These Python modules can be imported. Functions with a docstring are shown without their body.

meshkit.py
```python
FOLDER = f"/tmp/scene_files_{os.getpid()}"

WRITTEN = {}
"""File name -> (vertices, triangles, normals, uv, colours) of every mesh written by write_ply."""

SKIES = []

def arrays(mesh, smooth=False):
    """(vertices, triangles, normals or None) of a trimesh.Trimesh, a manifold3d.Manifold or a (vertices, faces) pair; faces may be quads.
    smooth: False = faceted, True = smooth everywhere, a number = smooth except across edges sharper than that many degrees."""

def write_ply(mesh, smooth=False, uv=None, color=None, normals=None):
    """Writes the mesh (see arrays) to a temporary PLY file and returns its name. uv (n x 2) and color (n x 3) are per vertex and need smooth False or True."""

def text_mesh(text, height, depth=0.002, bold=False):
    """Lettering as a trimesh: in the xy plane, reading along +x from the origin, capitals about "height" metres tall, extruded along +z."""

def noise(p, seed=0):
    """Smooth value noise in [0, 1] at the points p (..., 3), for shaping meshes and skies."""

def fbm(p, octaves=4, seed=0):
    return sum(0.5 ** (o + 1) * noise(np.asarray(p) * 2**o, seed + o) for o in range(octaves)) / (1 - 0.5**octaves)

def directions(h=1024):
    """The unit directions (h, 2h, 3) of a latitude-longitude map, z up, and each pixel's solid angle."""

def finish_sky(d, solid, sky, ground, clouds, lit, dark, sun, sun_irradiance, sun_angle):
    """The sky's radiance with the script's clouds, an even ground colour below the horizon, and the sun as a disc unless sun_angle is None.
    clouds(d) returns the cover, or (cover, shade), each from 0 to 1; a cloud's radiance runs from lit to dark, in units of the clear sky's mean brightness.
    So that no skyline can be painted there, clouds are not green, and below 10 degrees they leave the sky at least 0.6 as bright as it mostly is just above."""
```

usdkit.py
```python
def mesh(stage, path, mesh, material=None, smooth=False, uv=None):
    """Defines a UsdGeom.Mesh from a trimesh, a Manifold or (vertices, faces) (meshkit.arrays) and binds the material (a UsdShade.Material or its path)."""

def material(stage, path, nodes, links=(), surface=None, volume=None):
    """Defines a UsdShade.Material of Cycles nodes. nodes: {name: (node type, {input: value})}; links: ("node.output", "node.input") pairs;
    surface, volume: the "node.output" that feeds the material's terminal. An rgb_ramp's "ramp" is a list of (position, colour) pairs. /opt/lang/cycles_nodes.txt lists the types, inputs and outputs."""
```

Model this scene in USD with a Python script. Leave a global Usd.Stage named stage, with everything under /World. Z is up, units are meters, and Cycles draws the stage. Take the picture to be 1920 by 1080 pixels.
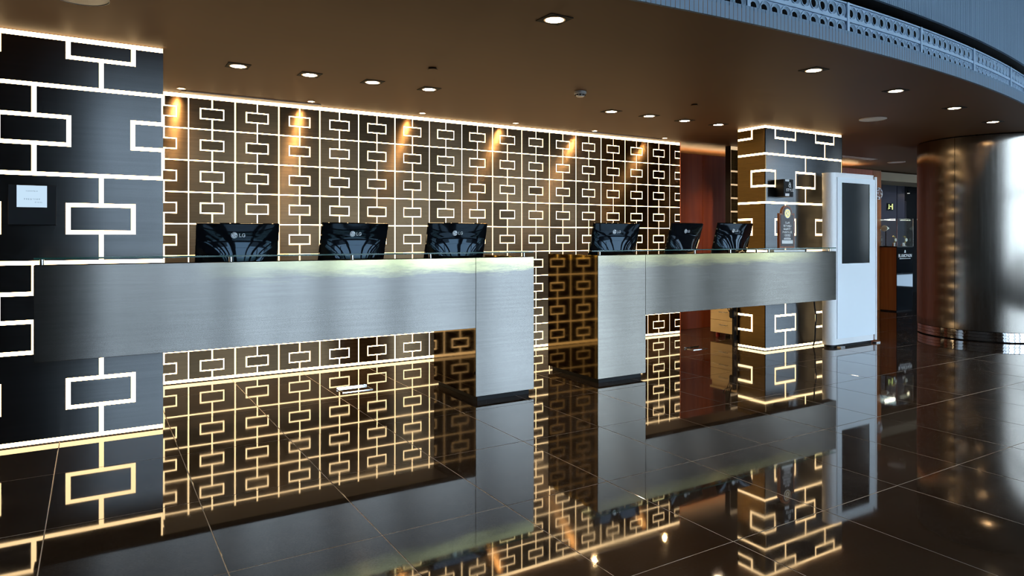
import math, re, random
import numpy as np, trimesh
import usdkit, meshkit
from shapely.geometry import box as sbox, Polygon, Point
from shapely.ops import unary_union
from pxr import Usd, UsdGeom, UsdLux, UsdShade, Gf, Sdf

random.seed(7); rng = np.random.default_rng(7)
stage = Usd.Stage.CreateInMemory()
UsdGeom.Xform.Define(stage, '/World'); UsdGeom.Scope.Define(stage, '/World/Looks')

# ------------------------------------------------------------------ camera, sky, exposure
EYE = 1.27
cam = UsdGeom.Camera.Define(stage, '/World/camera')
FX, FY = math.cos(math.radians(58.5)), math.sin(math.radians(58.5))
cam.AddTransformOp().Set(Gf.Matrix4d(FY, -FX, 0, 0, 0, 0, 1, 0, -FX, -FY, 0, 0, 0, 0, EYE, 1))
cam.CreateHorizontalApertureAttr(36.0); cam.CreateVerticalApertureAttr(20.25)
cam.CreateFocalLengthAttr(24.0)
cam.CreateVerticalApertureOffsetAttr(-95 * 36.0 / 1920)
cam.CreateFStopAttr(0.0)
cam.CreateExposureAttr(0.0)
SKY = 3.0
dome = UsdLux.DomeLight.Define(stage, '/World/sky')
dome.CreateColorAttr(Gf.Vec3f(0.60, 0.80, 1.0)); dome.CreateIntensityAttr(SKY)
WARM = (1.0, 0.70, 0.36)
LED = 4.6            # strength of the light sheets behind the cut-out panels
LAMP = 130.0          # strength of the square downlights
SPOT = 2600.0         # strength of the small wall washers
CEIL = 2.525

# ------------------------------------------------------------------ helpers
cat = trimesh.util.concatenate
used = {}
def numbered(parent, name):
    k = (parent, name); n = used.get(k, 0); used[k] = n + 1
    return name if n == 0 else f'{name}_{n:03d}'
def path_of(parent): return '/World' if parent is None else str(parent.GetPath())
def tag(o, label=None, cat=None, group=None, kind=None):
    for k, v in (('label', label), ('category', cat), ('group', group), ('kind', kind)):
        if v: o.SetCustomDataByKey(k, v)
    return o
def thing(name, label=None, cat=None, loc=(0, 0, 0), rz=0, group=None, kind=None):
    x = UsdGeom.Xform.Define(stage, '/World/' + numbered('/World', name))
    x.AddTranslateOp().Set(Gf.Vec3d(*map(float, loc)))
    if rz: x.AddRotateZOp().Set(float(rz))
    return tag(x.GetPrim(), label, cat, group, kind)
def obj(name, mesh, mat, parent=None, smooth=False, kind=None, label=None, loc=None):
    p = path_of(parent)
    m = usdkit.mesh(stage, p + '/' + numbered(p, name), mesh, mat, smooth=smooth)
    if loc is not None: m.AddTranslateOp().Set(Gf.Vec3d(*map(float, loc)))
    return tag(m.GetPrim(), label, None, None, kind)
def copy(root, loc, label=None, group=None, rz=0):
    was = root.GetCustomData()
    r = thing(re.sub(r'_\d{3}$', '', root.GetName()), label or was['label'], was['category'], loc, rz, group or was.get('group'))
    r.GetReferences().AddInternalReference(root.GetPath()); r.SetInstanceable(True)
    return r
def bx(x0, x1, y0, y1, z0, z1):
    m = trimesh.creation.box((x1 - x0, y1 - y0, z1 - z0)); m.apply_translation(((x0 + x1) / 2, (y0 + y1) / 2, (z0 + z1) / 2)); return m
def cbx(x0, x1, y0, y1, z0, z1, c=0.003):
    """box with chamfered edges"""
    pts = []
    for x, sx in ((x0, 1), (x1, -1)):
        for y, sy in ((y0, 1), (y1, -1)):
            for z, sz in ((z0, 1), (z1, -1)):
                pts += [(x + sx * c, y + sy * c, z), (x + sx * c, y, z + sz * c), (x, y + sy * c, z + sz * c)]
    return trimesh.convex.convex_hull(np.array(pts))
def cyl(r, z0, z1, x=0, y=0, n=24):
    m = trimesh.creation.cylinder(r, z1 - z0, sections=n); m.apply_translation((x, y, (z0 + z1) / 2)); return m
def lathe(profile, n=32):
    return trimesh.creation.revolve(np.array(profile, float), sections=n)
def ext(poly, d, z=0):
    m = cat([trimesh.creation.extrude_polygon(g, d, engine='earcut') for g in getattr(poly, 'geoms', [poly])]); m.apply_translation((0, 0, z)); return m
def front(m, y=0.0, x=0.0, z=0.0):
    """mesh drawn in xy and extruded along +z -> stands up, facing -Y: (x,y,z)->(x,-z,y)"""
    v = m.vertices; m = m.copy(); m.vertices = np.column_stack([v[:, 0] + x, y - v[:, 2], v[:, 1] + z]); return m
def turn(m, deg, about=(0, 0, 0)):
    m.apply_transform(trimesh.transformations.rotation_matrix(math.radians(deg), (0, 0, 1), about)); return m
def tube(pts, r, n=8):
    pts = np.asarray(pts, float); vs, fs = [], []
    for i, p in enumerate(pts):
        t = pts[min(i + 1, len(pts) - 1)] - pts[max(i - 1, 0)]; t /= np.linalg.norm(t) + 1e-12
        a = np.cross(t, (0.3, 0.2, 0.93)); a /= np.linalg.norm(a) + 1e-12; b = np.cross(t, a)
        for k in range(n):
            w = 2 * math.pi * k / n; vs.append(p + r * (math.cos(w) * a + math.sin(w) * b))
    for i in range(len(pts) - 1):
        for k in range(n):
            a0, a1 = i * n + k, i * n + (k + 1) % n; fs += [(a0, a1, a1 + n), (a0, a1 + n, a0 + n)]
    return trimesh.Trimesh(np.array(vs), np.array(fs), process=False)
def text(s, h, d=0.0015, bold=False):
    m = meshkit.text_mesh(s, h, d, bold); b = m.bounds; m.apply_translation((-(b[0][0] + b[1][0]) / 2, 0, 0)); return m

# ------------------------------------------------------------------ materials
L = {}
def mat(name, nodes, links=(), surface='p.BSDF'):
    L[name] = usdkit.material(stage, '/World/Looks/' + name, nodes, links, surface=surface); return L[name]
def plain(name, col, rough=0.5, metal=0.0, **kw):
    return mat(name, {'p': ('principled_bsdf', dict(base_color=col, roughness=rough, metallic=metal, **kw))})
def emit(name, col, s):
    return mat(name, {'e': ('emission', dict(color=col, strength=s))}, surface='e.emission')
def brushed(name, c0, c1, rough, aniso, grain=(1.5, 1.5, 60.0), rvar=0.03, tint=0.0, bump=0.003, patina_glow=None, vertical=True):
    """metal with a brushed grain running along grain's small axis; c0..c1 tone range, tint: per object variation"""
    n = {'g': ('geometry', {}), 'mp': ('mapping', dict(scale=grain)), 'nz': ('noise_texture', dict(scale=1.0, detail=3.0, roughness=0.65)),
         'big': ('noise_texture', dict(scale=1.7, detail=3.0, roughness=0.5)),
         'mixn': ('math', dict(math_type='multiply_add', value2=0.55, value3=0.0)), 'add': ('math', dict(math_type='multiply_add', value2=0.45)),
         'rmp': ('rgb_ramp', dict(ramp=[(0.30, c0), (0.70, c1)])),
         'rr': ('map_range', dict(from_min=0.25, from_max=0.75, to_min=rough - rvar, to_max=rough + rvar)),
         'bp': ('bump', dict(strength=bump, distance=0.01)), 'p': ('principled_bsdf', dict(metallic=1.0, anisotropic=aniso)),
         'oi': ('object_info', {}), 'tv': ('map_range', dict(to_min=1.0 - tint, to_max=1.0 + tint)), 'hv': ('hsv', {}),
         'tan': ('combine_xyz', dict(x=0.0, y=0.0, z=1.0))}
    l = [('g.position', 'mp.vector'), ('mp.vector', 'nz.vector'), ('g.position', 'big.vector'), ('nz.fac', 'mixn.value1'), ('big.fac', 'add.value1'),
         ('mixn.value', 'add.value3'), ('add.value', 'rmp.fac'), ('nz.fac', 'rr.value'), ('rr.result', 'p.roughness'),
         ('nz.fac', 'bp.height'), ('bp.normal', 'p.normal'), ('oi.random', 'tv.value'), ('tv.result', 'hv.value'), ('rmp.color', 'hv.color')]
    out = 'hv.color'
    if patina_glow:                                   # worn upper edge; on the nickel fronts downlight reflection is painted in too: (z_low, z_high, colour, x where it starts, x where it ends)
        z0, z1, pc, xa, xb = patina_glow
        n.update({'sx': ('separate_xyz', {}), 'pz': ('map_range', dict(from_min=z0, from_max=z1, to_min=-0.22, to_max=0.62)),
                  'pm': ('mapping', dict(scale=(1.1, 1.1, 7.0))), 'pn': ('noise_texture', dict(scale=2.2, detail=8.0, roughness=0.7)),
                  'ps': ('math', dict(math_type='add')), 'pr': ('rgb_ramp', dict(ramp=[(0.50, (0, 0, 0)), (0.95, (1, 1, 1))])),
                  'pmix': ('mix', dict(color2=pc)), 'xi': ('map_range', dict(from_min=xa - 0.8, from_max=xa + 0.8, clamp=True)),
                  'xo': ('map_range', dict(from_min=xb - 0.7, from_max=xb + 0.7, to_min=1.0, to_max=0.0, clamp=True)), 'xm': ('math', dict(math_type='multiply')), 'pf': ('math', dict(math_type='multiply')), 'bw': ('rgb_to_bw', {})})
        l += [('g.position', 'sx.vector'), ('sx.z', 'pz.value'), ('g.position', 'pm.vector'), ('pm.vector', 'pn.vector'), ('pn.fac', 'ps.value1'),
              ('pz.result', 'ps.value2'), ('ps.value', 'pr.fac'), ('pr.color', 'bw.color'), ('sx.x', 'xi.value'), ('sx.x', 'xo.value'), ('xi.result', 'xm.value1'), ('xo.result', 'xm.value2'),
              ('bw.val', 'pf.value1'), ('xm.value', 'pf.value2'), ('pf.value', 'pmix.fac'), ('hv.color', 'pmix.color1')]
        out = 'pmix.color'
    l.append((out, 'p.base_color'))
    if vertical: l.append(('tan.vector', 'p.tangent'))
    else:
        n.update({'sn': ('separate_xyz', {}), 'neg': ('math', dict(math_type='multiply', value2=-1.0)), 'ct': ('combine_xyz', dict(z=0.0))})
        l += [('g.normal', 'sn.vector'), ('sn.y', 'neg.value1'), ('neg.value', 'ct.x'), ('sn.x', 'ct.y'), ('ct.vector', 'p.tangent')]
    return mat(name, n, l)

brushed('bronze_panel', (0.105, 0.067, 0.036), (0.145, 0.095, 0.052), 0.36, 0.90, tint=0.45)
brushed('pillar_panel', (0.105, 0.106, 0.108), (0.130, 0.131, 0.132), 0.24, 0.90, tint=0.10, bump=0.0, rvar=0.0)
brushed('nickel_front', (0.192, 0.180, 0.168), (0.238, 0.224, 0.208), 0.22, 0.92, bump=0.0, rvar=0.0, patina_glow=(0.94, 1.115, (0.60, 0.56, 0.30), 1.3, 9.0))
brushed('nickel_front_short', (0.218, 0.196, 0.168), (0.280, 0.254, 0.220), 0.22, 0.92, bump=0.0, rvar=0.0, patina_glow=(0.95, 1.115, (0.62, 0.55, 0.27), 4.3, 6.2))
brushed('brass_side', (0.064, 0.043, 0.016), (0.084, 0.056, 0.020), 0.06, 0.2, rvar=0.015, bump=0.002, patina_glow=(1.04, 1.16, (0.50, 0.33, 0.05), -5, 30))
brushed('drum_steel', (0.285, 0.25, 0.215), (0.305, 0.27, 0.235), 0.18, 0.95, grain=(30, 30, 0.8), rvar=0.015, bump=0.0, vertical=False)
plain('chrome', (0.75, 0.75, 0.76), 0.08, 1.0)
plain('steel_pin', (0.6, 0.6, 0.6), 0.2, 1.0)
plain('black_gap', (0.004, 0.004, 0.004), 0.9, specular_ior_level=0.05)
plain('gloss_black', (0.004, 0.005, 0.007), 0.03, ior=1.32, specular_tint=(0.55, 0.78, 1.0))
plain('matt_black', (0.008, 0.008, 0.009), 0.5, specular_ior_level=0.2)
plain('logo_silver', (0.70, 0.73, 0.76), 0.35, 0.2)
plain('kiosk_white', (0.86, 0.87, 0.88), 0.28)
plain('kiosk_panel', (0.84, 0.91, 0.96), 0.35)
plain('screen_dark', (0.010, 0.014, 0.016), 0.14, ior=1.5)
plain('white_plastic', (0.80, 0.80, 0.78), 0.4)
plain('white_text', (0.85, 0.85, 0.85), 0.5)
plain('grey_text', (0.25, 0.28, 0.33), 0.5)
plain('cream_laminate', (0.72, 0.55, 0.30), 0.4)
plain('desk_top', (0.10, 0.06, 0.035), 0.4)
plain('fascia_paint', (0.165, 0.245, 0.33), 0.55)
plain('screen_paint', (0.40, 0.53, 0.67), 0.5)
plain('grille_paint', (0.85, 0.78, 0.72), 0.5)
plain('slab_dark', (0.02, 0.018, 0.017), 0.8)
plain('atrium_wall', (0.05, 0.045, 0.04), 0.7)
plain('atrium_front', (0.22, 0.22, 0.22), 0.7)
plain('mullion', (0.08, 0.08, 0.085), 0.5, 0.3)
plain('plaque_plate', (0.055, 0.045, 0.042), 0.25, 0.4)
plain('gold', (0.75, 0.55, 0.20), 0.25, 1.0)
plain('paper', (0.82, 0.82, 0.80), 0.6)
plain('red_plastic', (0.35, 0.02, 0.02), 0.4)
plain('ceramic', (0.85, 0.86, 0.78), 0.3)
plain('shop_blue', (0.060, 0.052, 0.072), 0.6)
plain('shop_soffit', (0.30, 0.22, 0.13), 0.6)
plain('downlight_frame', (0.006, 0.005, 0.004), 0.7)
plain('reflector', (0.6, 0.5, 0.4), 0.2, 0.8)
plain('added_floor_matte', (0.030, 0.026, 0.024), 0.95, specular_ior_level=0.05)
plain('grout', (0.78, 0.68, 0.55), 0.7)
def pane(name, col):
    mat(name, {'t': ('transparent_bsdf', dict(color=col)), 'g': ('glossy_bsdf', dict(color=(0.95, 1.0, 0.98), roughness=0.02)), 'lw': ('layer_weight', dict(blend=0.5)),
               'pw': ('math', dict(math_type='power', value2=4.0)), 'sc': ('math', dict(math_type='multiply_add', value2=0.75, value3=0.03)), 'm': ('mix_closure', {})},
        [('lw.facing', 'pw.value1'), ('pw.value', 'sc.value1'), ('t.BSDF', 'm.closure1'), ('g.BSDF', 'm.closure2'), ('sc.value', 'm.fac')], surface='m.closure')
pane('glass', (0.84, 0.93, 0.89)); pane('case_glass', (0.96, 0.98, 0.97))
plain('glass_edge', (0.02, 0.09, 0.07), 0.1, transmission_weight=0.0)
mat('ceiling_paint', {'g': ('geometry', {}), 'n': ('noise_texture', dict(scale=0.8, detail=3.0)), 'r': ('rgb_ramp', dict(ramp=[(0.3, (0.160, 0.082, 0.038)), (0.7, (0.176, 0.091, 0.042))])),
                      'p': ('principled_bsdf', dict(roughness=0.55, specular_ior_level=0.3))}, [('g.position', 'n.vector'), ('n.fac', 'r.fac'), ('r.color', 'p.base_color')])
def stone(name, a, b):
    mat(name, {'g': ('geometry', {}), 'n': ('noise_texture', dict(scale=120.0, detail=2.0)), 'b': ('noise_texture', dict(scale=3.0, detail=5.0, roughness=0.6)),
               'ad': ('math', dict(math_type='multiply_add', value2=0.5)), 'hb': ('math', dict(math_type='multiply', value2=0.5)),
               'r': ('rgb_ramp', dict(ramp=[(0.3, a), (0.72, b)])), 'rr': ('map_range', dict(from_min=0.3, from_max=0.7, to_min=0.018, to_max=0.05)),
               'wv': ('noise_texture', dict(scale=1.6, detail=1.0)), 'bp': ('bump', dict(strength=0.010, distance=0.02)),
               'p': ('principled_bsdf', dict(ior=2.15, specular_ior_level=0.5, specular_tint=(1.0, 0.95, 0.90)))},
        [('g.position', 'n.vector'), ('g.position', 'b.vector'), ('g.position', 'wv.vector'), ('b.fac', 'hb.value1'), ('hb.value', 'ad.value3'), ('n.fac', 'ad.value1'), ('ad.value', 'r.fac'),
         ('r.color', 'p.base_color'), ('b.fac', 'rr.value'), ('rr.result', 'p.roughness'), ('wv.fac', 'bp.height'), ('bp.normal', 'p.normal')])
stone('stone', (0.030, 0.020, 0.014), (0.074, 0.051, 0.036))
stone('stone_light', (0.034, 0.023, 0.017), (0.086, 0.060, 0.043))
def wood(name, a, b, rough=0.3):
    mat(name, {'g': ('geometry', {}), 'm': ('mapping', dict(scale=(14.0, 14.0, 0.7))), 'n': ('noise_texture', dict(scale=1.0, detail=6.0, roughness=0.6, distortion=0.4)),
               'r': ('rgb_ramp', dict(ramp=[(0.3, a), (0.7, b)])), 'p': ('principled_bsdf', dict(roughness=rough))},
        [('g.position', 'm.vector'), ('m.vector', 'n.vector'), ('n.fac', 'r.fac'), ('r.color', 'p.base_color')])
wood('red_wood', (0.30, 0.056, 0.016), (0.44, 0.092, 0.026), 0.45)
wood('orange_wood', (0.30, 0.090, 0.020), (0.42, 0.140, 0.035))
wood('plaque_wood', (0.20, 0.06, 0.02), (0.32, 0.10, 0.035))
emit('led_sheet', WARM, LED)
emit('led_cove', WARM, 22.0)
emit('led_dim', (1.0, 0.72, 0.42), 0.75)
emit('lamp_disc', (1.0, 0.74, 0.42), LAMP)
emit('hidden_fill_disc', (1.0, 0.74, 0.42), 1300.0)  # glow of the added lamp hidden behind the pillar
emit('lamp_disc_white', (1.0, 0.84, 0.62), LAMP * 0.6)
emit('spot_disc', (1.0, 0.66, 0.30), SPOT)
emit('display_white', (0.62, 0.82, 1.0), 0.95)
emit('exit_glow', (0.85, 1.0, 0.35), 1.2)
emit('shop_lamp', (1.0, 0.85, 0.6), 30.0)
emit('added_case_glow', (1.0, 0.92, 0.75), 25.0)

# ------------------------------------------------------------------ floor of stone tiles
TX, TY, X0, Y0, GAP = 0.615, 0.82, 2.28, 2.77, 0.0032
FX0, FX1, FY0, FY1 = -4.0, 18.0, -0.51, 12.0
fl = thing('floor', kind='structure')
obj('grout_bed', bx(FX0, FX1, -0.51, FY1, -0.06, -0.0016), 'grout' and L['grout'], fl)
obj('carpet', bx(FX0, 26.0, -7.0, -0.512, -0.06, -0.001), L['added_floor_matte'], fl)  # unseen matte floor added to cut sky bounce onto the ceiling
def px(x, y, z=0.0):
    c = x * FX + y * FY; a = x * FY - y * FX
    return (960 + 1280 * a / c, 445 - 1280 * (z - EYE) / c, c) if c > 0.2 else (9e9, 9e9, c)
tiles = []
for i in range(math.floor((FX0 - X0) / TX), math.ceil((FX1 - X0) / TX)):
    for j in range(math.floor((FY0 - Y0) / TY), math.ceil((FY1 - Y0) / TY)):
        x0, x1 = max(X0 + i * TX, FX0), min(X0 + (i + 1) * TX, FX1); y0, y1 = max(Y0 + j * TY, FY0), min(Y0 + (j + 1) * TY, FY1)
        if x1 - x0 < 0.05 or y1 - y0 < 0.05: continue
        q = [px(a, b) for a in (x0, (x0 + x1) / 2, x1) for b in (y0, (y0 + y1) / 2, y1)]
        seen = sum(-60 < u < 1980 and 560 < v < 1120 for u, v, c in q)
        tiles.append((-seen if seen else 1, max(c for _, _, c in q), x0, x1, y0, y1))
tiles.sort(key=lambda t: (t[0] > 0, t[1]))
rest = []
for n, (s, c, x0, x1, y0, y1) in enumerate(tiles):
    m = cbx(x0 + GAP / 2, x1 - GAP / 2, y0 + GAP / 2, y1 - GAP / 2, -0.02, 0.0, 0.0012)
    ax, ay = np.clip(rng.normal(0, 0.0006, 2), -0.0010, 0.0010); v = m.vertices.copy()
    v[:, 2] += (v[:, 0] - (x0 + x1) / 2) * ax + (v[:, 1] - (y0 + y1) / 2) * ay - 0.0006; m.vertices = v
    if s < 0 and n < 285: obj('tile', m, L['stone'] if rng.random() < 0.6 else L['stone_light'], fl)
    else: rest.append(m)
obj('tile_field', cat(rest), L['stone'], fl, kind='stuff')

# ------------------------------------------------------------------ ceiling with its lamp holes
RC, CX, CY = 19.4, 4.1, 2.655 + 19.4
def edge(x, r=RC): return CY - math.sqrt(max(r * r - (x - CX) ** 2, 0))
xs = np.linspace(-4.0, 18.0, 111)
cpoly = Polygon([(x, edge(x)) for x in xs] + [(18.0, 12.0), (-4.0, 12.0)])
LROW = [(0.90, 5.30), (1.42, 5.30), (1.92, 5.29), (2.42, 5.29), (4.395, 5.28), (4.89, 5.27), (5.41, 5.28), (5.92, 5.27)]
LEDGE = [(2.26, 3.22), (4.60, 3.18), (5.85, 3.264), (7.11, 3.40), (8.32, 3.59)]
SPOTS = [(0.63, 6.36), (1.714, 6.345), (2.831, 6.352), (3.952, 6.37), (5.031, 6.345), (6.158, 6.35)]
SQ, SR = 0.078, 0.030
holes = [sbox(x - 0.066, y - 0.066, x + 0.066, y + 0.066) for x, y in LROW + LEDGE + [(7.32, 5.95), (11.62, 5.9)]] + [Point(x, y).buffer(SR) for x, y in SPOTS]
obj('ceiling', ext(cpoly.difference(unary_union(holes)), 0.075, CEIL), L['ceiling_paint'], kind='structure')
slab = Polygon([(x, edge(x) + 0.32) for x in xs] + [(18.0, 12.0), (-4.0, 12.0)])
obj('trim_1', ext(slab, 0.50, 2.76), L['slab_dark'], kind='structure')

# curved fascias of narrow boards
def board(x, w, z0, z1, r=RC, t=0.02, ribs=2):
    d = np.array([x - CX, edge(x, r) - CY]); ang = math.degrees(math.atan2(d[1], d[0])) + 90
    g = 0.0022; pts = [(-w / 2 + g, 0)]
    for k in range(1, ribs + 1):
        c = -w / 2 + w * k / (ribs + 1); pts += [(c - 0.002, 0), (c, 0.003), (c + 0.002, 0)]
    pts += [(w / 2 - g, 0), (w / 2 - g, t), (-w / 2 + g, t)]
    m = turn(ext(Polygon(pts), z1 - z0, z0), ang); m.apply_translation((x, edge(x, r), 0)); return m
ANG = 0.1 / RC
def arc_x(a): return CX + RC * math.sin(a)
lo, up = thing('trim_2', kind='structure'), thing('trim_3', kind='structure')
for k in range(-75, 140):
    x = arc_x((k + 0.5) * ANG)
    if -4 < x < 17.5:
        obj('board', board(x, 0.1, CEIL - 0.004, 2.620), L['fascia_paint'], lo)
        obj('board', board(x, 0.1, 2.886, 4.30, ribs=3), L['fascia_paint'], up)
def ring_band(r0, r1, z0, z1, a0=-0.42, a1=0.74, n=90):
    a = np.linspace(a0, a1, n)
    P = Polygon([(CX + r0 * math.sin(t), CY - r0 * math.cos(t)) for t in a] + [(CX + r1 * math.sin(t), CY - r1 * math.cos(t)) for t in a[::-1]])
    return ext(P, z1 - z0, z0)
obj('backing', ring_band(RC - 0.03, RC - 0.022, CEIL + 0.01, 2.615), L['slab_dark'], lo)
obj('backing', ring_band(RC - 0.06, RC - 0.022, 2.890, 4.30), L['slab_dark'], up)
sc = thing('openwork_screen', 'pale blue openwork screen of round funnel openings between the two curved fascias', 'screen')
RS = RC - 0.06
obj('rail', ring_band(RS - 0.06, RS + 0.012, 2.706, 2.727), L['screen_paint'], sc)
obj('rail', ring_band(RS - 0.06, RS + 0.012, 2.822, 2.832), L['screen_paint'], sc)
obj('rail', ring_band(RS - 0.06, RC - 0.032, 2.600, 2.612), L['screen_paint'], sc)
obj('soffit', ring_band(RC - 0.34, RC - 0.022, 2.892, 2.905), L['slab_dark'], up)
obj('back_plate', ring_band(RS - 0.072, RS - 0.066, 2.602, 2.832), L['slab_dark'], sc)
def funnel():
    m = lathe([(0.0455, 0.0), (0.0455, 0.006), (0.0415, 0.006), (0.039, 0.0), (0.026, -0.011), (0.026, -0.020)], 20)
    sq = Polygon([(-0.0468, -0.0475), (0.0468, -0.0475), (0.0468, 0.0475), (-0.0468, 0.0475)]).difference(Point(0, 0).buffer(0.0425, quad_segs=5))
    return front(cat([m, ext(sq, 0.004, -0.006)]))
FUN = funnel(); HOLE = front(ext(Point(0, 0).buffer(0.0265, quad_segs=4), 0.002, -0.0105))
for q in range(-2, 7):
    a = (0.18 + 0.97 * q) / RC; x = CX + RS * math.sin(a)
    m = bx(-0.013, 0.013, -0.016, 0.06, 2.600, 2.832); turn(m, math.degrees(a)); m.apply_translation((x, edge(x, RS), 0)); obj('post', m, L['screen_paint'], sc)
    for k in range(10):
        a = (0.18 + 0.97 * q + 0.017 + 0.0936 * (k + 0.5)) / RC; x = CX + RS * math.sin(a)
        for z in (2.659, 2.774):
            m = FUN.copy(); turn(m, math.degrees(a)); m.apply_translation((x, edge(x, RS), z)); fr_ = obj('funnel_ring', m, L['screen_paint'], sc, smooth=35)
            m = HOLE.copy(); turn(m, math.degrees(a)); m.apply_translation((x, edge(x, RS), z)); obj('opening', m, L['black_gap'], fr_)  # black disc painted in for the shade inside each funnel

# ------------------------------------------------------------------ the lit walls: metal panels cut by glowing slots
def strips(lines, w):
    out = []
    for (xa, ya), (xb, yb) in lines:
        out.append(sbox(min(xa, xb) - w / 2, min(ya, yb) - w / 2, max(xa, xb) + w / 2, max(ya, yb) + w / 2))
    return out
def rect_lines(cx, cy, w, h):
    a, b, c, d = cx - w / 2, cx + w / 2, cy - h / 2, cy + h / 2
    return [((a, c), (b, c)), ((a, d), (b, d)), ((a, c), (a, d)), ((b, c), (b, d))]
def cut(face, lines, w):
    g = face.difference(unary_union(strips(lines, w)))
    return [p for p in getattr(g, 'geoms', [g]) if p.area > 2e-4]
PT = 0.004   # how far the panels stand in front of the light sheet

COL, ROW, K0 = 0.3820, 0.2776, 0.705
WY, WX0, WX1 = 6.546, 0.705 - 3 * COL, 6.622
wb = thing('wall_back', kind='structure')
lines = []
for k in range(-3, 17):
    x = K0 + k * COL; lines.append(((x, 0), (x, CEIL)))
    for r in range(9):
        zc = (r + 0.5) * ROW; xc = x + COL / 2
        lines += rect_lines(xc, zc, 0.19, 0.088) + [((xc, r * ROW), (xc, zc - 0.044)), ((xc, zc + 0.044), (xc, (r + 1) * ROW))]
for r in range(1, 9): lines.append(((WX0, r * ROW), (WX1, r * ROW)))
face = sbox(WX0, 0.034, WX1, 2.486)
rest, npanel = [], 0
for p in sorted(cut(face, lines, 0.0128), key=lambda p: (round(p.centroid.y, 2), p.centroid.x)):
    m = front(ext(p, PT), WY + PT)
    c = p.centroid; u, v, _ = px(c.x, WY, c.y); r = int(c.y / ROW)
    vis = 300 < u < 1285 and (r >= 4 or (r == 0 and (u < 815 or u > 1205)) or 1000 < u < 1026)
    if vis and npanel < 296: obj('panel', m, L['bronze_panel'], wb); npanel += 1
    else: rest.append(m)
obj('panel_field', cat(rest), L['bronze_panel'], wb, kind='stuff')
obj('light_sheet', bx(WX0, WX1, WY + PT, WY + PT + 0.006, 0.006, 2.522), L['led_sheet'], wb)
obj('core', bx(WX0, WX1 + 0.004, WY + PT + 0.006, WY + 0.20, 0, CEIL), L['slab_dark'], wb)
obj('end_return', bx(WX1 + 0.004, WX1 + 0.008, WY, WY + 0.2, 0, CEIL), L['red_wood'], wb)

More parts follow.
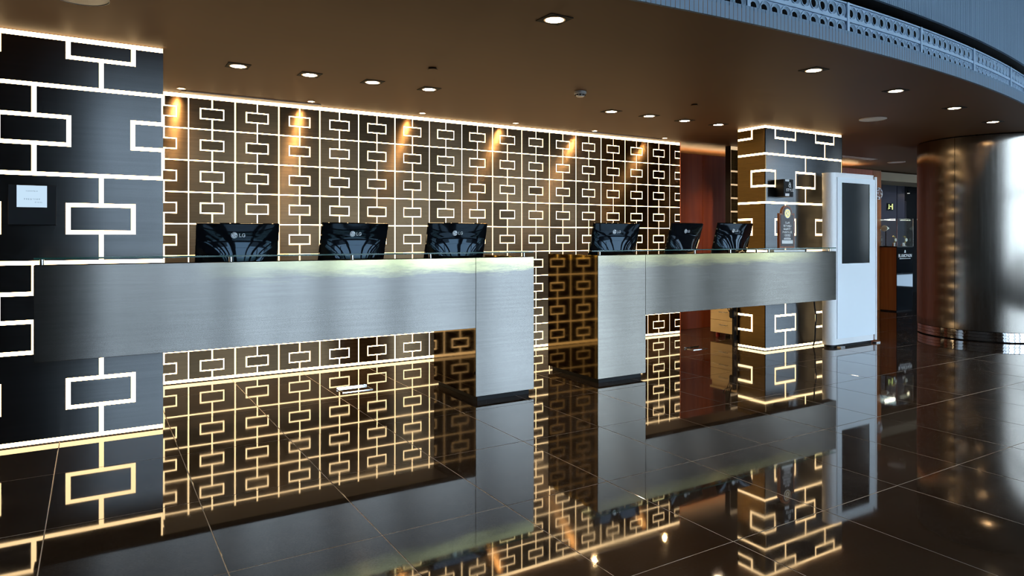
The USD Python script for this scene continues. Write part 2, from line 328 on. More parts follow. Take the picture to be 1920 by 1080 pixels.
PR, PH = 0.546, 0.3525       # pillar pattern: row height, half the column pitch
def pillar_lines(xs_a, xs_b, x0, x1, ztop):
    """rows alternate between the stems xs_a (odd rows from the floor) and xs_b"""
    ln = []
    for r in range(5):
        zc = 0.022 + (r + 0.5) * PR
        for x in (xs_a if r % 2 == 0 else xs_b):
            ln += rect_lines(x, zc, 0.356, 0.171) + [((x, zc - PR / 2), (x, zc - 0.085)), ((x, zc + 0.085), (x, zc + PR / 2))]
        if r: ln.append(((x0, 0.022 + r * PR), (x1, 0.022 + r * PR)))
    return ln
def pillar(name, label, xl, xr, yf, yb, stems_a, stems_b, side_lines):
    both = side_lines is not None
    t = thing(name, label, 'pillar')
    f = sbox(xl, 0.034, xr, 2.490)
    for p in cut(f, pillar_lines(stems_a, stems_b, xl, xr, CEIL), 0.027):
        obj('panel', front(ext(p, 0.006), yf + 0.006), L['pillar_panel'], t)
    obj('light_sheet', bx(xl + 0.001, xr - (0.006 if both else 0.001), yf + 0.006, yf + 0.012, 0.006, 2.522), L['led_sheet'], t)
    if side_lines is not None:                  # left side, facing -X
        f2 = sbox(yf + 0.0, 0.034, yb, 2.490)
        for p in cut(f2, side_lines, 0.027):
            m = ext(p, 0.006); v = m.vertices.copy(); m.vertices = np.column_stack([xl - v[:, 2] + 0.006, v[:, 0], v[:, 1]]); m.invert()
            obj('side_panel', m, L['brass_dull'], t)
            m = ext(p, 0.006); v = m.vertices.copy(); m.vertices = np.column_stack([xr + v[:, 2] - 0.006, v[:, 0], v[:, 1]])
            obj('side_panel', m, L['brass_dull'], t)
        obj('light_sheet', bx(xl + 0.006, xl + 0.012, yf + 0.014, yb, 0.006, 2.522), L['led_sheet'], t)
        obj('light_sheet', bx(xr - 0.012, xr - 0.006, yf + 0.014, yb, 0.006, 2.522), L['led_sheet'], t)
        obj('core', bx(xl + 0.0125, xr - 0.0125, yf + 0.0125, yb, 0, CEIL), L['slab_dark'], t)
    else:
        obj('core', bx(xl, xr, yf + 0.0125, yb, 0, CEIL), L['slab_dark'], t)
    return t
brushed('brass_dull', (0.135, 0.088, 0.034), (0.155, 0.102, 0.038), 0.26, 0.5, rvar=0.02)
PXL = 0.0425
pillar('patterned_pillar', 'wide dark metal pillar with glowing rectangles at far left, wall display on it', -1.30, 0.393, 5.07, 6.40,
       [PXL - 4 * PH + 2 * PH * k for k in range(3)], [PXL - 3 * PH + 2 * PH * k for k in range(4)], None)
sl = []
for r in range(5):
    zc = 0.022 + (r + 0.5) * PR
    if r % 2 == 0: sl += rect_lines(5.392, zc, 0.396, 0.171)
    else: sl += rect_lines(5.01, zc, 0.38, 0.171)
    if r: sl.append(((5.0, 0.022 + r * PR), (5.40, 0.022 + r * PR)))
pillar('patterned_pillar', 'dark metal pillar with glowing rectangles between the right counter and the white kiosk', 6.378, 7.806, 5.01, 5.392,
       [6.731, 7.462], [6.378, 7.095, 7.80], sl)
st = thing('trim_4', kind='structure')         # narrow lit jamb seen between the wooden wall and the right pillar
for k in range(13):
    z1 = 2.48 - k * 0.184 - (0.12 if k else 0); z0 = max(2.48 - (k + 1) * 0.184 - 0.12, 0.03)
    if z1 - z0 < 0.05: break
    for a, b in ((7.44, 7.50), (7.504, 7.86)):
        obj('panel', bx(a, b, 6.40, 6.406, z0 + 0.012, z1 - 0.012), L['brass_dull'], st)
obj('light_sheet', bx(7.442, 7.858, 6.406, 6.41, 0.02, 2.52), L['led_dim'], st)
obj('core', bx(7.44, 7.86, 6.41, 6.50, 0, CEIL), L['slab_dark'], st)

# ------------------------------------------------------------------ other walls
ww = thing('wall_rear', kind='structure')
for a, b in ((6.633, 7.30), (7.303, 8.70), (8.703, 10.10), (10.103, 11.447)):
    obj('panel', cbx(a, b, 6.78, 6.83, 0.0, 2.43, 0.002), L['red_wood'], ww)
obj('end_panel', cbx(11.45, 11.70, 6.78, 6.83, 0.0, 2.43, 0.002), L['orange_wood'], ww)
obj('cove_lamp', bx(6.70, 11.3, 6.95, 7.0, 2.38, 2.40), L['led_cove'], ww)
obj('cove_shelf', bx(6.64, 11.42, 6.83, 7.2, 2.35, 2.379), L['red_wood'], ww)
obj('wall_rear_1', bx(-4.0, 11.45, 7.6, 7.7, 0, 2.88), L['ceiling_paint'], kind='structure')
obj('wall_left', bx(-4.1, -4.0, -7.0, 12.0, 0, 6.6), L['atrium_wall'], kind='structure')
obj('wall_right_1', bx(18.0, 18.1, 5.2, 11.9, 0, 2.7), L['atrium_wall'], kind='structure')
obj('wall_rear_2', bx(11.45, 26.0, 11.9, 12.0, 0, 6.8), L['atrium_wall'], kind='structure')
obj('wall_front', bx(-4.0, 0.0, -7.1, -7.0, 0, 6.6), L['atrium_front'], kind='structure')
ar = thing('ceiling_1', kind='structure')
obj('roof', bx(-4.1, 26.0, -7.1, 12.0, 6.6, 6.8), L['atrium_wall'], ar)
obj('wall_upper', ring_band(RC - 0.3, RC - 0.1, 4.30, 6.6), L['atrium_wall'], kind='structure')
wi = thing('window_1', kind='structure')
for x, w in ((0.0, 0.3), (0.62, 0.26), (1.15, 0.30), (1.75, 0.22), (2.5, 0.42), (3.7, 0.16), (4.8, 0.40), (6.6, 0.40), (8.9, 0.36), (11.4, 0.40),
             (14.0, 0.50), (16.0, 1.3), (18.0, 1.5), (19.9, 1.2), (22.0, 0.4), (23.6, 0.4)):  # widest bars are oversized to block sky from the drum reflection
    obj('mullion', bx(x - w / 2, x + w / 2, -7.12, -6.95, 0, 5.2), L['mullion'], wi)
obj('header', bx(-0.1, 25.9, -7.1, -7.0, 5.2, 6.6), L['atrium_wall'], wi)
for z in (0.12, 2.4, 4.5): obj('transom', bx(0.0, 23.6, -7.08, -6.98, z - 0.06, z + 0.06), L['mullion'], wi)
obj('pavement', bx(-10, 40, -60, -7.12, -0.12, -0.02), L['atrium_wall'], wi)
obj('wall_front_1', bx(23.6, 26.0, -7.1, -7.0, 0, 6.6), L['atrium_wall'], kind='structure')
obj('wall_right', bx(25.9, 26.0, -7.0, 11.9, 0, 6.6), L['atrium_wall'], kind='structure')

# ------------------------------------------------------------------ brushed metal drum
DX, DY, DR = 9.93, 4.36, 0.78
dr = thing('metal_drum', 'large brushed steel cylinder reaching the ceiling at the right edge', 'column', (DX, DY, 0))
def arc(r0, r1, a0, a1, z0, z1, n=40):
    a = np.radians(np.linspace(a0, a1, n))
    return ext(Polygon([(r1 * math.cos(t), r1 * math.sin(t)) for t in a] + [(r0 * math.cos(t), r0 * math.sin(t)) for t in a[::-1]]), z1 - z0, z0)
for k in range(4):
    obj('shell_panel', arc(DR - 0.012, DR, 179.1 + 90 * k + 0.22, 179.1 + 90 * k + 89.78, 0.128, 2.512), L['drum_steel'], dr, smooth=30)
obj('core', cyl(DR - 0.012, 0.0, CEIL - 0.004, n=64), L['black_gap'], dr)
for z0, z1 in ((0.012, 0.048), (0.051, 0.086), (0.089, 0.122)): obj('plinth_band', arc(DR - 0.03, DR - 0.004, 0, 359.9, z0, z1, 120), L['chrome'], dr, smooth=30)

# ------------------------------------------------------------------ reception counters
def counter(label, xl, xr, lx0, lx1, yf, ztop, zb, leg_left):
    t = thing('reception_counter', label, 'counter')
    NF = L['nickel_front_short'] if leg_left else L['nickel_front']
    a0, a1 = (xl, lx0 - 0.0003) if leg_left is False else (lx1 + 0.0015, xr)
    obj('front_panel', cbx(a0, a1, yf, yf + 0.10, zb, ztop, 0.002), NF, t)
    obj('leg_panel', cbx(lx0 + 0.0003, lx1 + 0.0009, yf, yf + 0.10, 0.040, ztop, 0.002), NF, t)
    obj('side_panel', cbx(lx0, lx0 + 0.03, yf + 0.1, yf + 0.76, 0.040, ztop if leg_left else 0.72, 0.002), L['brass_side'], t)
    obj('side_panel', cbx(lx1 - 0.03, lx1, yf + 0.1, yf + 0.76, 0.040, 0.72 if leg_left else ztop, 0.002), L['brass_side'], t)
    obj('side_edge', cbx(lx0 - 0.001, lx0 + 0.0012, yf + 0.002, yf + 0.1, 0.040, ztop, 0.0004), L['brass_side'], t)
    obj('back_panel', bx(lx0 + 0.03, lx1 - 0.03, yf + 0.72, yf + 0.75, 0.040, 0.72), L['desk_top'], t)
    obj('plinth', bx(lx0 + 0.03, lx1 - 0.03, yf + 0.03, yf + 0.73, 0.0, 0.040), L['matt_black'], t)
    obj('desk_support', bx(lx0 + 0.03, lx1 - 0.03, yf + 0.1, yf + 0.13, 0.04, 0.72), L['desk_top'], t)
    if leg_left: obj('desk', bx(lx0 + 0.03, xr, yf + 0.1, yf + 0.34, 0.72, 0.75), L['desk_top'], t); obj('desk_wing', bx(lx0 + 0.03, 6.30, yf + 0.34, yf + 0.76, 0.72, 0.75), L['desk_top'], t)
    else: obj('desk', bx(xl, lx1 - 0.03, yf + 0.1, yf + 0.42, 0.72, 0.75), L['desk_top'], t); obj('desk_wing', bx(0.42, lx1 - 0.03, yf + 0.42, yf + 0.76, 0.72, 0.75), L['desk_top'], t)
    return t
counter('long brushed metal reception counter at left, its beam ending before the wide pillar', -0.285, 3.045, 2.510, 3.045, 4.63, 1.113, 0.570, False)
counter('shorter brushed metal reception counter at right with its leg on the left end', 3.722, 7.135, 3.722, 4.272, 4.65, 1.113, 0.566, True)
def shelf(label, x0, x1, yf, pins):
    t = thing('glass_shelf', label, 'shelf')
    obj('pane', bx(x0, x1, yf, yf + 0.20, 1.146, 1.156), L['glass'], t)
    obj('pane_edge', bx(x0, x1, yf - 0.0012, yf - 0.0002, 1.1465, 1.1555), L['glass_edge'], t)
    for x in pins: obj('standoff', cyl(0.011, 1.113, 1.146, x, yf + 0.05, 16), L['steel_pin'], t, smooth=30)
shelf('thin glass shelf on steel standoffs along the top of the left counter', -0.285, 3.045, 4.632, (-0.25, 0.75, 1.55, 2.15, 2.98))
shelf('thin glass shelf on steel standoffs along the top of the right counter', 3.66, 7.135, 4.652, (3.78, 4.95, 5.45, 5.85, 6.04, 7.09))

# ------------------------------------------------------------------ monitors
MW, MH = 0.535, 0.335
def back_y(x, z):
    u, v = abs(2 * x / MW), 2 * z / MH
    h = np.interp(v, [-1.0, -0.84, -0.72, -0.58, 0.02, 0.28, 0.52, 1.0], [0.0, 0.45, 0.86, 1.0, 0.36, 0.16, 0.08, 0.0])
    return -(0.0135 + 0.064 * h * max(0.0, 1 - u ** 2.4) ** 0.9)
def emblem(r):
    d = Point(0, 0).buffer(r, quad_segs=10)
    ring = Point(0, 0).buffer(r * 0.84, quad_segs=10).difference(Point(0, 0).buffer(r * 0.72, quad_segs=10))
    ring = ring.difference(sbox(0, 0.06 * r, r, r))
    ring = unary_union([ring, sbox(0.30 * r, -0.08 * r, 0.84 * r, 0.06 * r)])
    ell = unary_union([sbox(-0.12 * r, -0.42 * r, 0.0, 0.48 * r), sbox(-0.12 * r, -0.42 * r, 0.30 * r, -0.30 * r)])
    return d.difference(unary_union([ring, ell, Point(-0.38 * r, 0.34 * r).buffer(0.12 * r)]))
def monitor(label, x, y, ztop, yaw):
    t = thing('monitor', label, 'monitor', (x, y, 0.75), yaw, group=None)
    tilt = math.radians(16); zc = ztop - 0.75 - MH / 2 * math.cos(tilt) + 0.0
    R = trimesh.transformations.rotation_matrix(tilt, (1, 0, 0))
    def place(m): m = m.copy(); m.apply_transform(R); m.apply_translation((0, 0.0, zc)); return m
    n, k = 48, 40; gx, gz = np.linspace(-MW / 2 + 0.004, MW / 2 - 0.004, n), np.linspace(-MH / 2 + 0.004, MH / 2 - 0.004, k)
    V = np.array([(a, back_y(a, b), b) for b in gz for a in gx]); F = []
    for j in range(k - 1):
        for i in range(n - 1):
            a = j * n + i; F += [(a, a + 1, a + n + 1), (a, a + n + 1, a + n)]
    shell = obj('back_shell', place(trimesh.Trimesh(V, F, process=False)), L['gloss_black'], t, smooth=True)
    obj('bezel', place(cbx(-MW / 2, MW / 2, -0.0135, 0.012, -MH / 2, MH / 2, 0.003)), L['gloss_black'], t)
    obj('screen', place(bx(-MW / 2 + 0.015, MW / 2 - 0.015, 0.012, 0.0135, -MH / 2 + 0.02, MH / 2 - 0.015)), L['screen_dark'], t)
    lg = cat([front(ext(emblem(0.0215), 0.002), x=-0.030, z=0.0), front(text('LG', 0.024, 0.002, True), x=0.022, z=-0.012)])
    lg.apply_transform(trimesh.transformations.rotation_matrix(math.atan2(back_y(0, 0.105) - back_y(0, 0.071), -0.034), (1, 0, 0)) @ trimesh.transformations.rotation_matrix(math.pi, (1, 0, 0))); lg.apply_translation((0.0, back_y(0, 0.088) - 0.0016, 0.088)); obj('logo', place(lg), L['logo_silver'], shell, label='round face emblem and the letters LG in silver')
    obj('neck', bx(-0.045, 0.045, -0.012, 0.018, 0.01, zc - 0.02), L['matt_black'], t)
    obj('base', cyl(0.11, 0.0012, 0.014, 0, 0, 32), L['gloss_black'], t, smooth=30)
    return t
for lab, x, y, z, yaw in (
    ('leftmost glossy black monitor on the left counter, seen from behind, nearest the wide pillar', 0.85, 5.02, 1.366, 0),
    ('middle glossy black monitor of the three on the left counter', 1.68, 5.04, 1.378, 8),
    ('rightmost glossy black monitor on the left counter, above the counter leg', 2.535, 5.02, 1.386, 0),
    ('leftmost glossy black monitor on the right counter, in front of the lit wall', 4.215, 5.02, 1.404, -3),
    ('middle glossy black monitor on the right counter, at the end of the lit wall', 5.13, 5.02, 1.414, 10),
    ('rightmost glossy black monitor on the right counter, in front of the wood wall', 5.85, 5.02, 1.422, 0)):
    monitor(lab, x, y, z, yaw)

# ------------------------------------------------------------------ kiosk
k = thing('kiosk', 'tall white display kiosk with rounded sides and a dark blank screen', 'kiosk')
plan = unary_union([sbox(7.29, 4.75, 8.01, 4.91), Point(7.285, 4.83).buffer(0.08, quad_segs=12), Point(8.01, 4.83).buffer(0.08, quad_segs=12)])
obj('body', ext(plan, 1.975, 0.03), L['kiosk_white'], k, smooth=25)
obj('top_cap', ext(plan.buffer(0.004), 0.012, 2.005), L['kiosk_white'], k, smooth=25)
obj('foot', ext(plan.buffer(-0.02), 0.03, 0.0), L['matt_black'], k)
obj('front_plate', front(ext(sbox(7.30, 0.10, 8.055, 1.965).difference(sbox(7.386, 0.965, 7.94, 1.905)), 0.008), 4.75), L['kiosk_panel'], k)
obj('side_rail', cbx(8.058, 8.088, 4.738, 4.76, 0.03, 2.0, 0.003), L['kiosk_white'], k)
obj('screen', bx(7.386, 7.94, 4.747, 4.7495, 0.965, 1.905), L['screen_dark'], k)
for x in (7.32, 8.03): obj('levelling_foot', bx(x - 0.02, x + 0.06, 4.70, 4.75, 0.0, 0.014), L['steel_pin'], k)

# ------------------------------------------------------------------ wall display, plaque, sign
d = thing('wall_display', 'black display panel with a lit white page on the wide left pillar', 'display')
obj('casing', cbx(-0.437, -0.196, 5.042, 5.07, 1.345, 1.587, 0.003), L['matt_black'], d)
obj('lit_page', bx(-0.394, -0.243, 5.0405, 5.0418, 1.452, 1.590 - 0.006), L['display_white'], d, label='glowing pale blue page with small grey lettering')
for s, h, z, x in (('Experiencing our', 0.0055, 1.548, -0.318), ('P R E S T I G E', 0.0085, 1.497, -0.318), ('BY HOTEL', 0.0055, 1.480, -0.285)):
    obj('lettering', front(text(s, h, 0.0006), 5.0405, x, z), L['grey_text'], d)
p = thing('plaque', 'wooden plaque with arched top and club lettering standing on the right glass shelf', 'plaque', (6.42, 4.76, 1.156))
out = unary_union([sbox(-0.125, 0, 0.125, 0.375), Point(0, 0.375).buffer(0.085, quad_segs=12)])
obj('board', front(ext(out, 0.03), 0.03), L['plaque_wood'], p)
inn = unary_union([sbox(-0.108, 0.018, 0.108, 0.357), Point(0.0, 0.375).buffer(0.068, quad_segs=12)])
obj('plate', front(ext(inn, 0.003), -0.0005), L['plaque_plate'], p)
gear = unary_union([Point(0, 0).buffer(0.042, quad_segs=12)] + [sbox(-0.006, 0.036, 0.006, 0.049).buffer(0.0) for _ in (0,)])
teeth = []
for q in range(24):
    w = 2 * math.pi * q / 24; teeth.append(Point(0.043 * math.cos(w), 0.043 * math.sin(w)).buffer(0.0038, quad_segs=2))
wheel = unary_union([Point(0, 0).buffer(0.043, quad_segs=12).difference(Point(0, 0).buffer(0.031, quad_segs=10))] + teeth + [Point(0, 0).buffer(0.011)] +
                    [Polygon([(0.003 * math.sin(w), -0.003 * math.cos(w)), (0.033 * math.cos(w) + 0.003 * math.sin(w), 0.033 * math.sin(w) - 0.003 * math.cos(w)), (0.033 * math.cos(w) - 0.003 * math.sin(w), 0.033 * math.sin(w) + 0.003 * math.cos(w)), (-0.003 * math.sin(w), 0.003 * math.cos(w))]) for w in [math.pi / 3 * q + 0.5 for q in range(6)]])
obj('emblem_disc', front(ext(Point(0, 0).buffer(0.052, quad_segs=12), 0.002), -0.0035, 0, 0.372), L['white_text'], p)
obj('emblem', front(ext(wheel, 0.002), -0.0055, 0, 0.372), L['gold'], p, label='gold cog wheel emblem')
for s, z in (('CLUB', 0.262), ('ROTARIO', 0.228), ('MADRID-', 0.194), ('PUERTA DE', 0.160), ('HIERRO', 0.126)):
    obj('lettering', front(text(s, 0.021, 0.001, True), -0.0036, 0, z), L['white_text'], p)
obj('rule', front(ext(unary_union([sbox(-0.05, 0.113, 0.05, 0.117), sbox(-0.058, 0.092, 0.058, 0.104)]), 0.001), -0.0036), L['white_text'], p)
obj('label_plate', front(ext(sbox(-0.092, 0.045, 0.092, 0.083), 0.0015), -0.0036), L['paper'], p)
s = thing('box_sign', 'small black box sign with white STYLE lettering mounted on the right pillar', 'sign', (6.635, 5.01, 1.725))
obj('box', cbx(-0.082, 0.082, -0.11, 0.0, 0.0, 0.195, 0.003), L['matt_black'], s)
obj('lettering', front(text('STYLE', 0.030, 0.001, True), -0.1105, 0.022, 0.060), L['white_text'], s)
from shapely.affinity import translate as tr
ring = lambda r, w: Point(0, 0).buffer(r, quad_segs=8).difference(Point(0, 0).buffer(r - w, quad_segs=8))
mono = unary_union([tr(ring(0.017, 0.006), 0.0, 0.0), tr(ring(0.013, 0.005), 0.002, 0.024), sbox(0.012, -0.016, 0.018, 0.036), sbox(0.012, -0.016, 0.030, -0.011), sbox(0.012, 0.008, 0.028, 0.012)])
obj('emblem', front(ext(mono, 0.001), -0.1105, 0.015, 0.122), L['white_text'], s)
obj('white_band', front(ext(sbox(-0.060, 0.170, 0.010, 0.193), 0.001), -0.1105), L['white_text'], s)
obj('white_band', front(ext(sbox(-0.060, 0.006, 0.012, 0.036), 0.001), -0.1105), L['white_text'], s)

# ------------------------------------------------------------------ ceiling fittings
def square_light(x, y, label, group, disc, deep=False):
    t = thing('downlight', label, 'ceiling light', (x, y, CEIL), 0, group)
    fr = sbox(-SQ, -SQ, SQ, SQ).difference(Point(0, 0).buffer(0.062, quad_segs=10))
    obj('frame', ext(fr, 0.004, -0.004), L['downlight_frame'], t)
    obj('trim_ring', ext(Point(0, 0).buffer(0.0625, quad_segs=12).difference(Point(0, 0).buffer(0.055, quad_segs=12)), 0.004, -0.006), L['reflector'], t)
    h = obj('housing', lathe([(0.056, -0.002), (0.060, 0.06), (0.0, 0.06)], 24), L['reflector'], t, smooth=30)
    zl, rl = (0.050, 0.032) if deep else (0.006, 0.047)
    obj('lamp', lathe([(0.0, zl), (rl, zl), (rl, zl + 0.006), (0.0, zl + 0.006)], 24), L[disc], h)
    return t
def square_lights(spots, group, labels, disc):
    first = square_light(*spots[0], labels[0], group, disc)
    for (x, y), lb in zip(spots[1:], labels[1:]): copy(first, (x, y, CEIL), lb)
square_light(7.32, 5.95, 'added square downlight hidden behind the right pillar to brighten the wood wall', None, 'hidden_fill_disc', True)  # unseen lamp added to warm and brighten the wood wall
square_light(11.62, 5.9, 'added unseen square downlight in front of the glass case at far right', None, 'lamp_disc')  # second added lamp, out of view, for more warm light at the back
ordn = ['first', 'second', 'third', 'fourth', 'fifth']
square_lights(LROW[:4], 'downlights over the left desk', [f'square recessed downlight over the left desk, {o} from the wide pillar' for o in ordn[:4]], 'lamp_disc_white')
square_lights(LROW[4:], 'downlights over the right desk', [f'square recessed downlight over the right desk, {o} from the left' for o in ordn[:4]], 'lamp_disc_white')
square_lights(LEDGE, 'downlights along the curved ceiling edge', ['large square downlight nearest the camera, alone at the top centre'] + [f'starry square downlight along the curved blue fascia, {o} from the left' for o in ordn[:4]], 'lamp_disc')
sp0 = None
for i, (x, y) in enumerate(SPOTS):
    lb = f'small round spot in the ceiling beside the lit wall, {["first", "second", "third", "fourth", "fifth", "sixth"][i]} from the left'
    if sp0 is None:
        sp0 = thing('wall_spot', lb, 'spotlight', (x, y, CEIL), 0, 'wall washer spots along the lit wall')
        obj('rim', ext(Point(0, 0).buffer(0.036, quad_segs=10).difference(Point(0, 0).buffer(0.029, quad_segs=10)), 0.004, -0.003), L['reflector'], sp0)
        obj('housing', lathe([(0.029, 0.0), (0.029, 0.06), (0.0, 0.06)], 20), L['reflector'], sp0, smooth=30)
        obj('lamp', lathe([(0.0, 0.012), (0.024, 0.012), (0.024, 0.018), (0.0, 0.018)], 20), L['spot_disc'], sp0)
    else: copy(sp0, (x, y, CEIL), lb)
def grille(label, x0, x1, y0, y1):
    t = thing('air_grille', label, 'vent')
    obj('frame', ext(sbox(x0, y0, x1, y1).difference(sbox(x0 + 0.012, y0 + 0.012, x1 - 0.012, y1 - 0.012)), 0.008, CEIL - 0.008), L['grille_paint'], t)
    n = 4
    for i in range(n):
        yy = y0 + 0.02 + (y1 - y0 - 0.04) * (i + 0.5) / n
        obj('slat', bx(x0 + 0.012, x1 - 0.012, yy - 0.009, yy + 0.009, CEIL - 0.007, CEIL - 0.002), L['grille_paint'], t)
    return t
grille('long pinkish slot air grille in the ceiling above the left end of the lit wall', 0.64, 1.83, 6.44, 6.54)
grille('slot air grille in the ceiling above the right end of the lit wall', 4.86, 6.19, 6.43, 6.53)
grille('pale slot air grille in the ceiling behind the white kiosk', 9.20, 10.73, 6.27, 6.39)
sd = thing('smoke_detector', 'small white smoke detector on the ceiling between the two counters', 'smoke detector', (3.576, 4.71, CEIL))
obj('base', lathe([(0.0, 0.0), (0.054, 0.0), (0.054, -0.016), (0.050, -0.020), (0.0, -0.020)], 32), L['white_plastic'], sd, smooth=30)
obj('sensor', lathe([(0.046, -0.020), (0.042, -0.030), (0.030, -0.044), (0.0, -0.046)], 32), L['white_plastic'], sd, smooth=40)
for q in range(10):
    m = bx(-0.009, 0.009, 0.036, 0.046, -0.034, -0.027); turn(m, 36 * q); obj('slot', m, L['matt_black'], sd)
for x, y, lb in ((7.04, 4.17, 'flat white round speaker cover in the ceiling above the white kiosk'), (11.4, 6.35, 'flat round ceiling disc near the shop soffit at right'), (-0.06, 4.20, 'round white ceiling disc at the top left corner')):
    t = thing('ceiling_speaker', lb, 'speaker', (x, y, CEIL))
    obj('cover', lathe([(0.0, -0.008), (0.122, -0.008), (0.130, -0.004), (0.130, 0.0), (0.0, 0.0)], 36), L['white_plastic'], t, smooth=30)
    obj('rim', lathe([(0.130, -0.010), (0.134, -0.009), (0.134, 0.0), (0.130, 0.0)], 36), L['grille_paint'], t, smooth=30)
for x, y, lb in ((2.145, 4.63, 'brown sprinkler cover disc in the ceiling over the left counter'), (4.84, 4.60, 'brown sprinkler cover disc in the ceiling over the right counter')):
    t = thing('sprinkler_cover', lb, 'sprinkler', (x, y, CEIL))
    obj('disc', cyl(0.036, -0.012, -0.008, n=24), L['ceiling_paint'], t, smooth=30); obj('collar', cyl(0.028, -0.008, 0.0, n=20), L['black_gap'], t)

# ------------------------------------------------------------------ floor boxes, pedestal, cables
for x0, x1, y0, y1, lb in ((1.73, 1.99, 5.47, 5.63, 'open floor socket box with a bright steel lid under the left counter'), (5.75, 5.98, 5.48, 5.62, 'floor socket box with steel rim under the right counter')):
    t = thing('floor_box', lb, 'floor box')
    obj('rim', ext(sbox(x0, y0, x1, y1).difference(sbox(x0 + 0.014, y0 + 0.014, x1 - 0.014, y1 - 0.014)), 0.005, 0.0), L['chrome'], t)
    obj('lid', bx(x0 + 0.016, x1 - 0.016, y0 + 0.016, y1 - 0.016, 0.0, 0.003), L['stone'], t)
    obj('hinge', bx(x0, x1, y1 - 0.008, y1 + 0.004, 0.0, 0.016), L['chrome'], t)
pd = thing('drawer_pedestal', 'cream drawer pedestal on castors under the right counter', 'cabinet')
obj('body', bx(6.77, 7.25, 5.73, 6.13, 0.065, 0.62), L['cream_laminate'], pd)
for z0, z1 in ((0.065, 0.222), (0.226, 0.383), (0.387, 0.545)):
    dw = obj('drawer', cbx(6.75, 6.768, 5.722, 6.141, z0, z1, 0.002), L['cream_laminate'], pd)
    h = tube([(6.75, 5.86, z1 - 0.05), (6.725, 5.86, z1 - 0.052), (6.722, 5.87, z1 - 0.053), (6.722, 5.97, z1 - 0.053), (6.725, 5.98, z1 - 0.052), (6.75, 5.98, z1 - 0.05)], 0.005)
    obj('handle', h, L['steel_pin'], dw, smooth=40)
obj('top', bx(6.745, 7.26, 5.715, 6.145, 0.62, 0.64), L['cream_laminate'], pd)
for x in (6.82, 7.20):
    for y in (5.78, 6.08): obj('castor', turn(cyl(0.028, 0, 0.065, x, y, 14), 0), L['red_plastic'] if (x < 7 and y > 6) else L['matt_black'], pd)
cb = thing('cable_trunk', 'black cable trunk with loose looped cables beside the right pillar', 'cable')
obj('trunk', cbx(6.325, 6.372, 5.396, 5.43, 0.0, 0.50, 0.004), L['matt_black'], cb)
obj('hub', cbx(6.30, 6.374, 5.394, 5.46, 0.33, 0.44, 0.015), L['matt_black'], cb)
a = np.linspace(0, 2 * math.pi, 24)
for (cx_, cz_, rx, rz, ph) in ((6.27, 0.50, 0.07, 0.04, 0.3), (6.29, 0.47, 0.05, 0.06, 1.0)):
    obj('cable_loop', tube(np.column_stack([cx_ + rx * np.cos(a), 5.45 + 0.03 * np.sin(a + ph), cz_ + rz * np.sin(a)]), 0.004), L['matt_black'], cb, smooth=True)
obj('cable', tube([(6.35, 5.46, 0.48), (6.29, 5.44, 0.58), (6.24, 5.43, 0.66), (6.22, 5.43, 0.708)], 0.007), L['matt_black'], cb, smooth=True)
cd = obj('power_cable', tube([(7.02, 4.86, 0.708), (7.04, 4.87, 0.62), (7.09, 4.89, 0.48), (7.13, 4.90, 0.36), (7.12, 4.90, 0.22), (7.14, 4.92, 0.08), (7.15, 4.95, 0.008)], 0.008), L['matt_black'], smooth=True)
tag(cd, 'black cable hanging under the right counter beside the white kiosk', 'cable')
tr_ = thing('paper_tray', 'flat white and grey tray lying under the glass shelf beneath the plaque', 'tray')
obj('tray', cbx(6.10, 6.62, 4.68, 4.75, 1.113, 1.136, 0.003), L['paper'], tr_)
obj('clip', cbx(6.62, 6.66, 4.69, 4.74, 1.113, 1.140, 0.004), L['matt_black'], tr_)

# ------------------------------------------------------------------ shop at the far right
dc = thing('display_case', 'glass topped jewellery case with wood side and black lettered front', 'display case')
obj('base', bx(11.66, 12.13, 6.49, 6.77, 0.0, 1.10), L['matt_black'], dc)
obj('wood_side', bx(11.65, 11.66, 6.49, 6.77, 0.02, 1.10), L['orange_wood'], dc)
obj('front_board', bx(11.65, 12.14, 6.48, 6.49, 0.02, 1.10), L['gloss_black'], dc)
obj('deck', bx(11.64, 12.15, 6.47, 6.775, 1.10, 1.115), L['matt_black'], dc)
for a_, b_, c_, e_ in ((11.645, 12.145, 6.475, 6.479), (11.645, 12.145, 6.770, 6.774), (11.645, 11.649, 6.48, 6.77), (12.141, 12.145, 6.48, 6.77)):
    obj('glass_pane', bx(a_, b_, c_, e_, 1.116, 1.585), L['case_glass'], dc)
obj('top_pane', bx(11.645, 12.145, 6.475, 6.775, 1.585, 1.59), L['case_glass'], dc)
for x in (11.645, 12.145): obj('corner_strip', bx(x - 0.004, x + 0.004, 6.470, 6.478, 1.115, 1.59), L['steel_pin'], dc)
obj('lettering', front(text('BLANCPAIN', 0.052, 0.002, True), 6.479, 11.90, 0.93), L['white_text'], dc)
obj('lettering_rule', front(ext(sbox(-0.17, 0.0, 0.17, 0.010), 0.001), 6.479, 11.90, 0.90), L['white_text'], dc)
obj('crest', front(ext(unary_union([Point(0, 0.03).buffer(0.018), sbox(-0.025, 0, 0.025, 0.012)]), 0.001), 6.479, 11.90, 1.005), L['white_text'], dc)
obj('case_light', bx(11.75, 12.05, 6.73, 6.75, 1.57, 1.578), L['added_case_glow'], dc)  # unseen lamp strip added to brighten the case contents
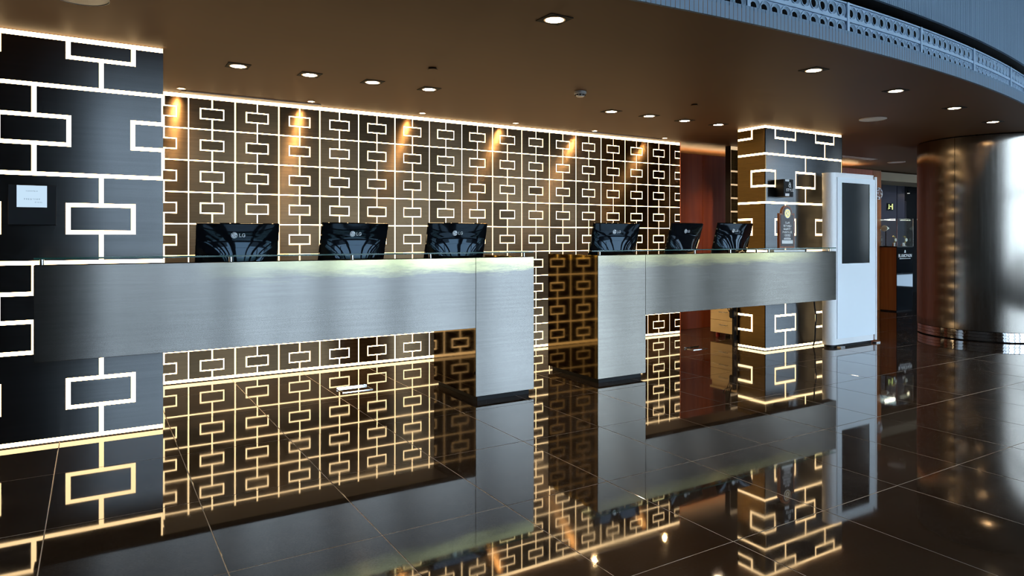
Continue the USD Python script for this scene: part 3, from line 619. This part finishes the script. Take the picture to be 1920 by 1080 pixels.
def stand(label, x, y, kind):
    t = thing('jewellery_stand', label, 'jewellery', (x, y, 1.1158))
    if kind == 'cone':
        m = lathe([(0.0, 0.14), (0.012, 0.132), (0.045, 0.03), (0.055, 0.0), (0.0, -0.01)], 20); m.apply_transform(trimesh.transformations.rotation_matrix(math.pi / 2, (0, 1, 0))); m.apply_translation((-0.05, 0, 0.31)); obj('cone', m, L['ceramic'], t, smooth=40)
        obj('stem', lathe([(0.0, 0.28), (0.008, 0.28), (0.008, 0.012), (0.04, 0.006), (0.04, 0.0), (0.0, 0.0)], 16), L['matt_black'], t, smooth=40)
    elif kind == 'watch':
        a = np.linspace(-2.2, 2.2, 20); obj('bracelet', tube(np.column_stack([0.045 * np.cos(a), 0 * a, 0.11 + 0.065 * np.sin(a)]), 0.011), L['gold'], t, smooth=True)
        obj('dial', front(ext(Point(0, 0).buffer(0.028), 0.012), -0.005, 0.045, 0.11), L['ceramic'], t); obj('stand', lathe([(0.0, 0.06), (0.012, 0.06), (0.014, 0.01), (0.05, 0.0)], 16), L['white_plastic'], t)
    else:
        obj('card', turn(bx(-0.05, 0.05, -0.004, 0.004, 0.0, 0.06), 20), L['paper'], t); obj('support', bx(-0.02, 0.02, 0.0, 0.03, 0.0, 0.04), L['steel_pin'], t)
stand('white pointed jewellery stand inside the glass case at its left', 11.72, 6.71, 'cone')
stand('gold watch on a stand in the middle of the glass case', 11.80, 6.62, 'watch')
stand('gold watch on a stand at the right of the glass case', 12.04, 6.57, 'watch')
stand('small white card inside the glass case beside the right watch', 11.92, 6.52, 'card')
stand('small white card at the left front of the glass case', 11.72, 6.56, 'card')
sw = thing('wall_rear_3', kind='structure')
for a_, b_, m_ in ((11.45, 15.45, 'shop_blue'), (15.475, 15.78, 'shop_blue'), (15.80, 17.9, 'matt_black')): obj('panel', bx(a_, b_, 8.60, 8.65, 0.0, 2.50), L[m_], sw)
obj('soffit', bx(11.45, 16.5, 7.3, 7.9, 2.34, 2.50), L['shop_soffit'], sw)
obj('edge_strip', bx(15.785, 15.805, 8.57, 8.60, 0.0, 2.1), L['steel_pin'], sw)
ex = thing('exit_sign', 'small glowing green and yellow exit pictogram on the dark shop wall', 'sign', (15.16, 8.59, 1.92))
obj('plate', bx(-0.11, 0.11, -0.008, 0.0, -0.05, 0.11), L['matt_black'], ex)
man = unary_union([Point(-0.045, 0.075).buffer(0.014), Polygon([(-0.06, 0.06), (-0.03, 0.06), (-0.035, 0.02), (-0.01, -0.01), (-0.02, -0.02), (-0.05, 0.005), (-0.075, -0.03), (-0.085, -0.02), (-0.06, 0.02)]), Polygon([(-0.01, 0.05), (0.03, 0.05), (0.03, 0.065), (0.05, 0.04), (0.03, 0.015), (0.03, 0.03), (-0.01, 0.03)])])
obj('pictogram', front(ext(unary_union([man, sbox(0.065, -0.03, 0.105, 0.10)]), 0.002), -0.008), L['exit_glow'], ex)
sl_ = thing('shop_spot', 'tiny bright spot lamp high in the dark shop behind the case', 'spotlight', (15.75, 8.50, 2.27))
obj('housing', lathe([(0.0, 0.05), (0.03, 0.05), (0.03, 0.0)], 16), L['matt_black'], sl_); obj('lamp', cyl(0.022, 0.0, 0.006, n=16), L['shop_lamp'], sl_); obj('stem', cyl(0.008, 0.05, 0.255, n=8), L['matt_black'], sl_)
orn = thing('wall_ornament', 'round openwork chrome ornament on the wood wall beside the kiosk top', 'ornament', (11.60, 6.775, 2.03))
parts = []
for R_ in (0.10, 0.062, 0.03): 
    a = np.linspace(0, 2 * math.pi, 29); obj('hoop', tube(np.column_stack([R_ * np.cos(a), -0.012 + 0 * a, R_ * np.sin(a)]), 0.006), L['chrome'], orn, smooth=True)
for q in range(8):
    w = math.pi / 4 * q; m = trimesh.creation.icosphere(1, 0.016); m.apply_translation((0.08 * math.cos(w), -0.014, 0.08 * math.sin(w))); obj('bead', m, L['chrome'], orn, smooth=True)
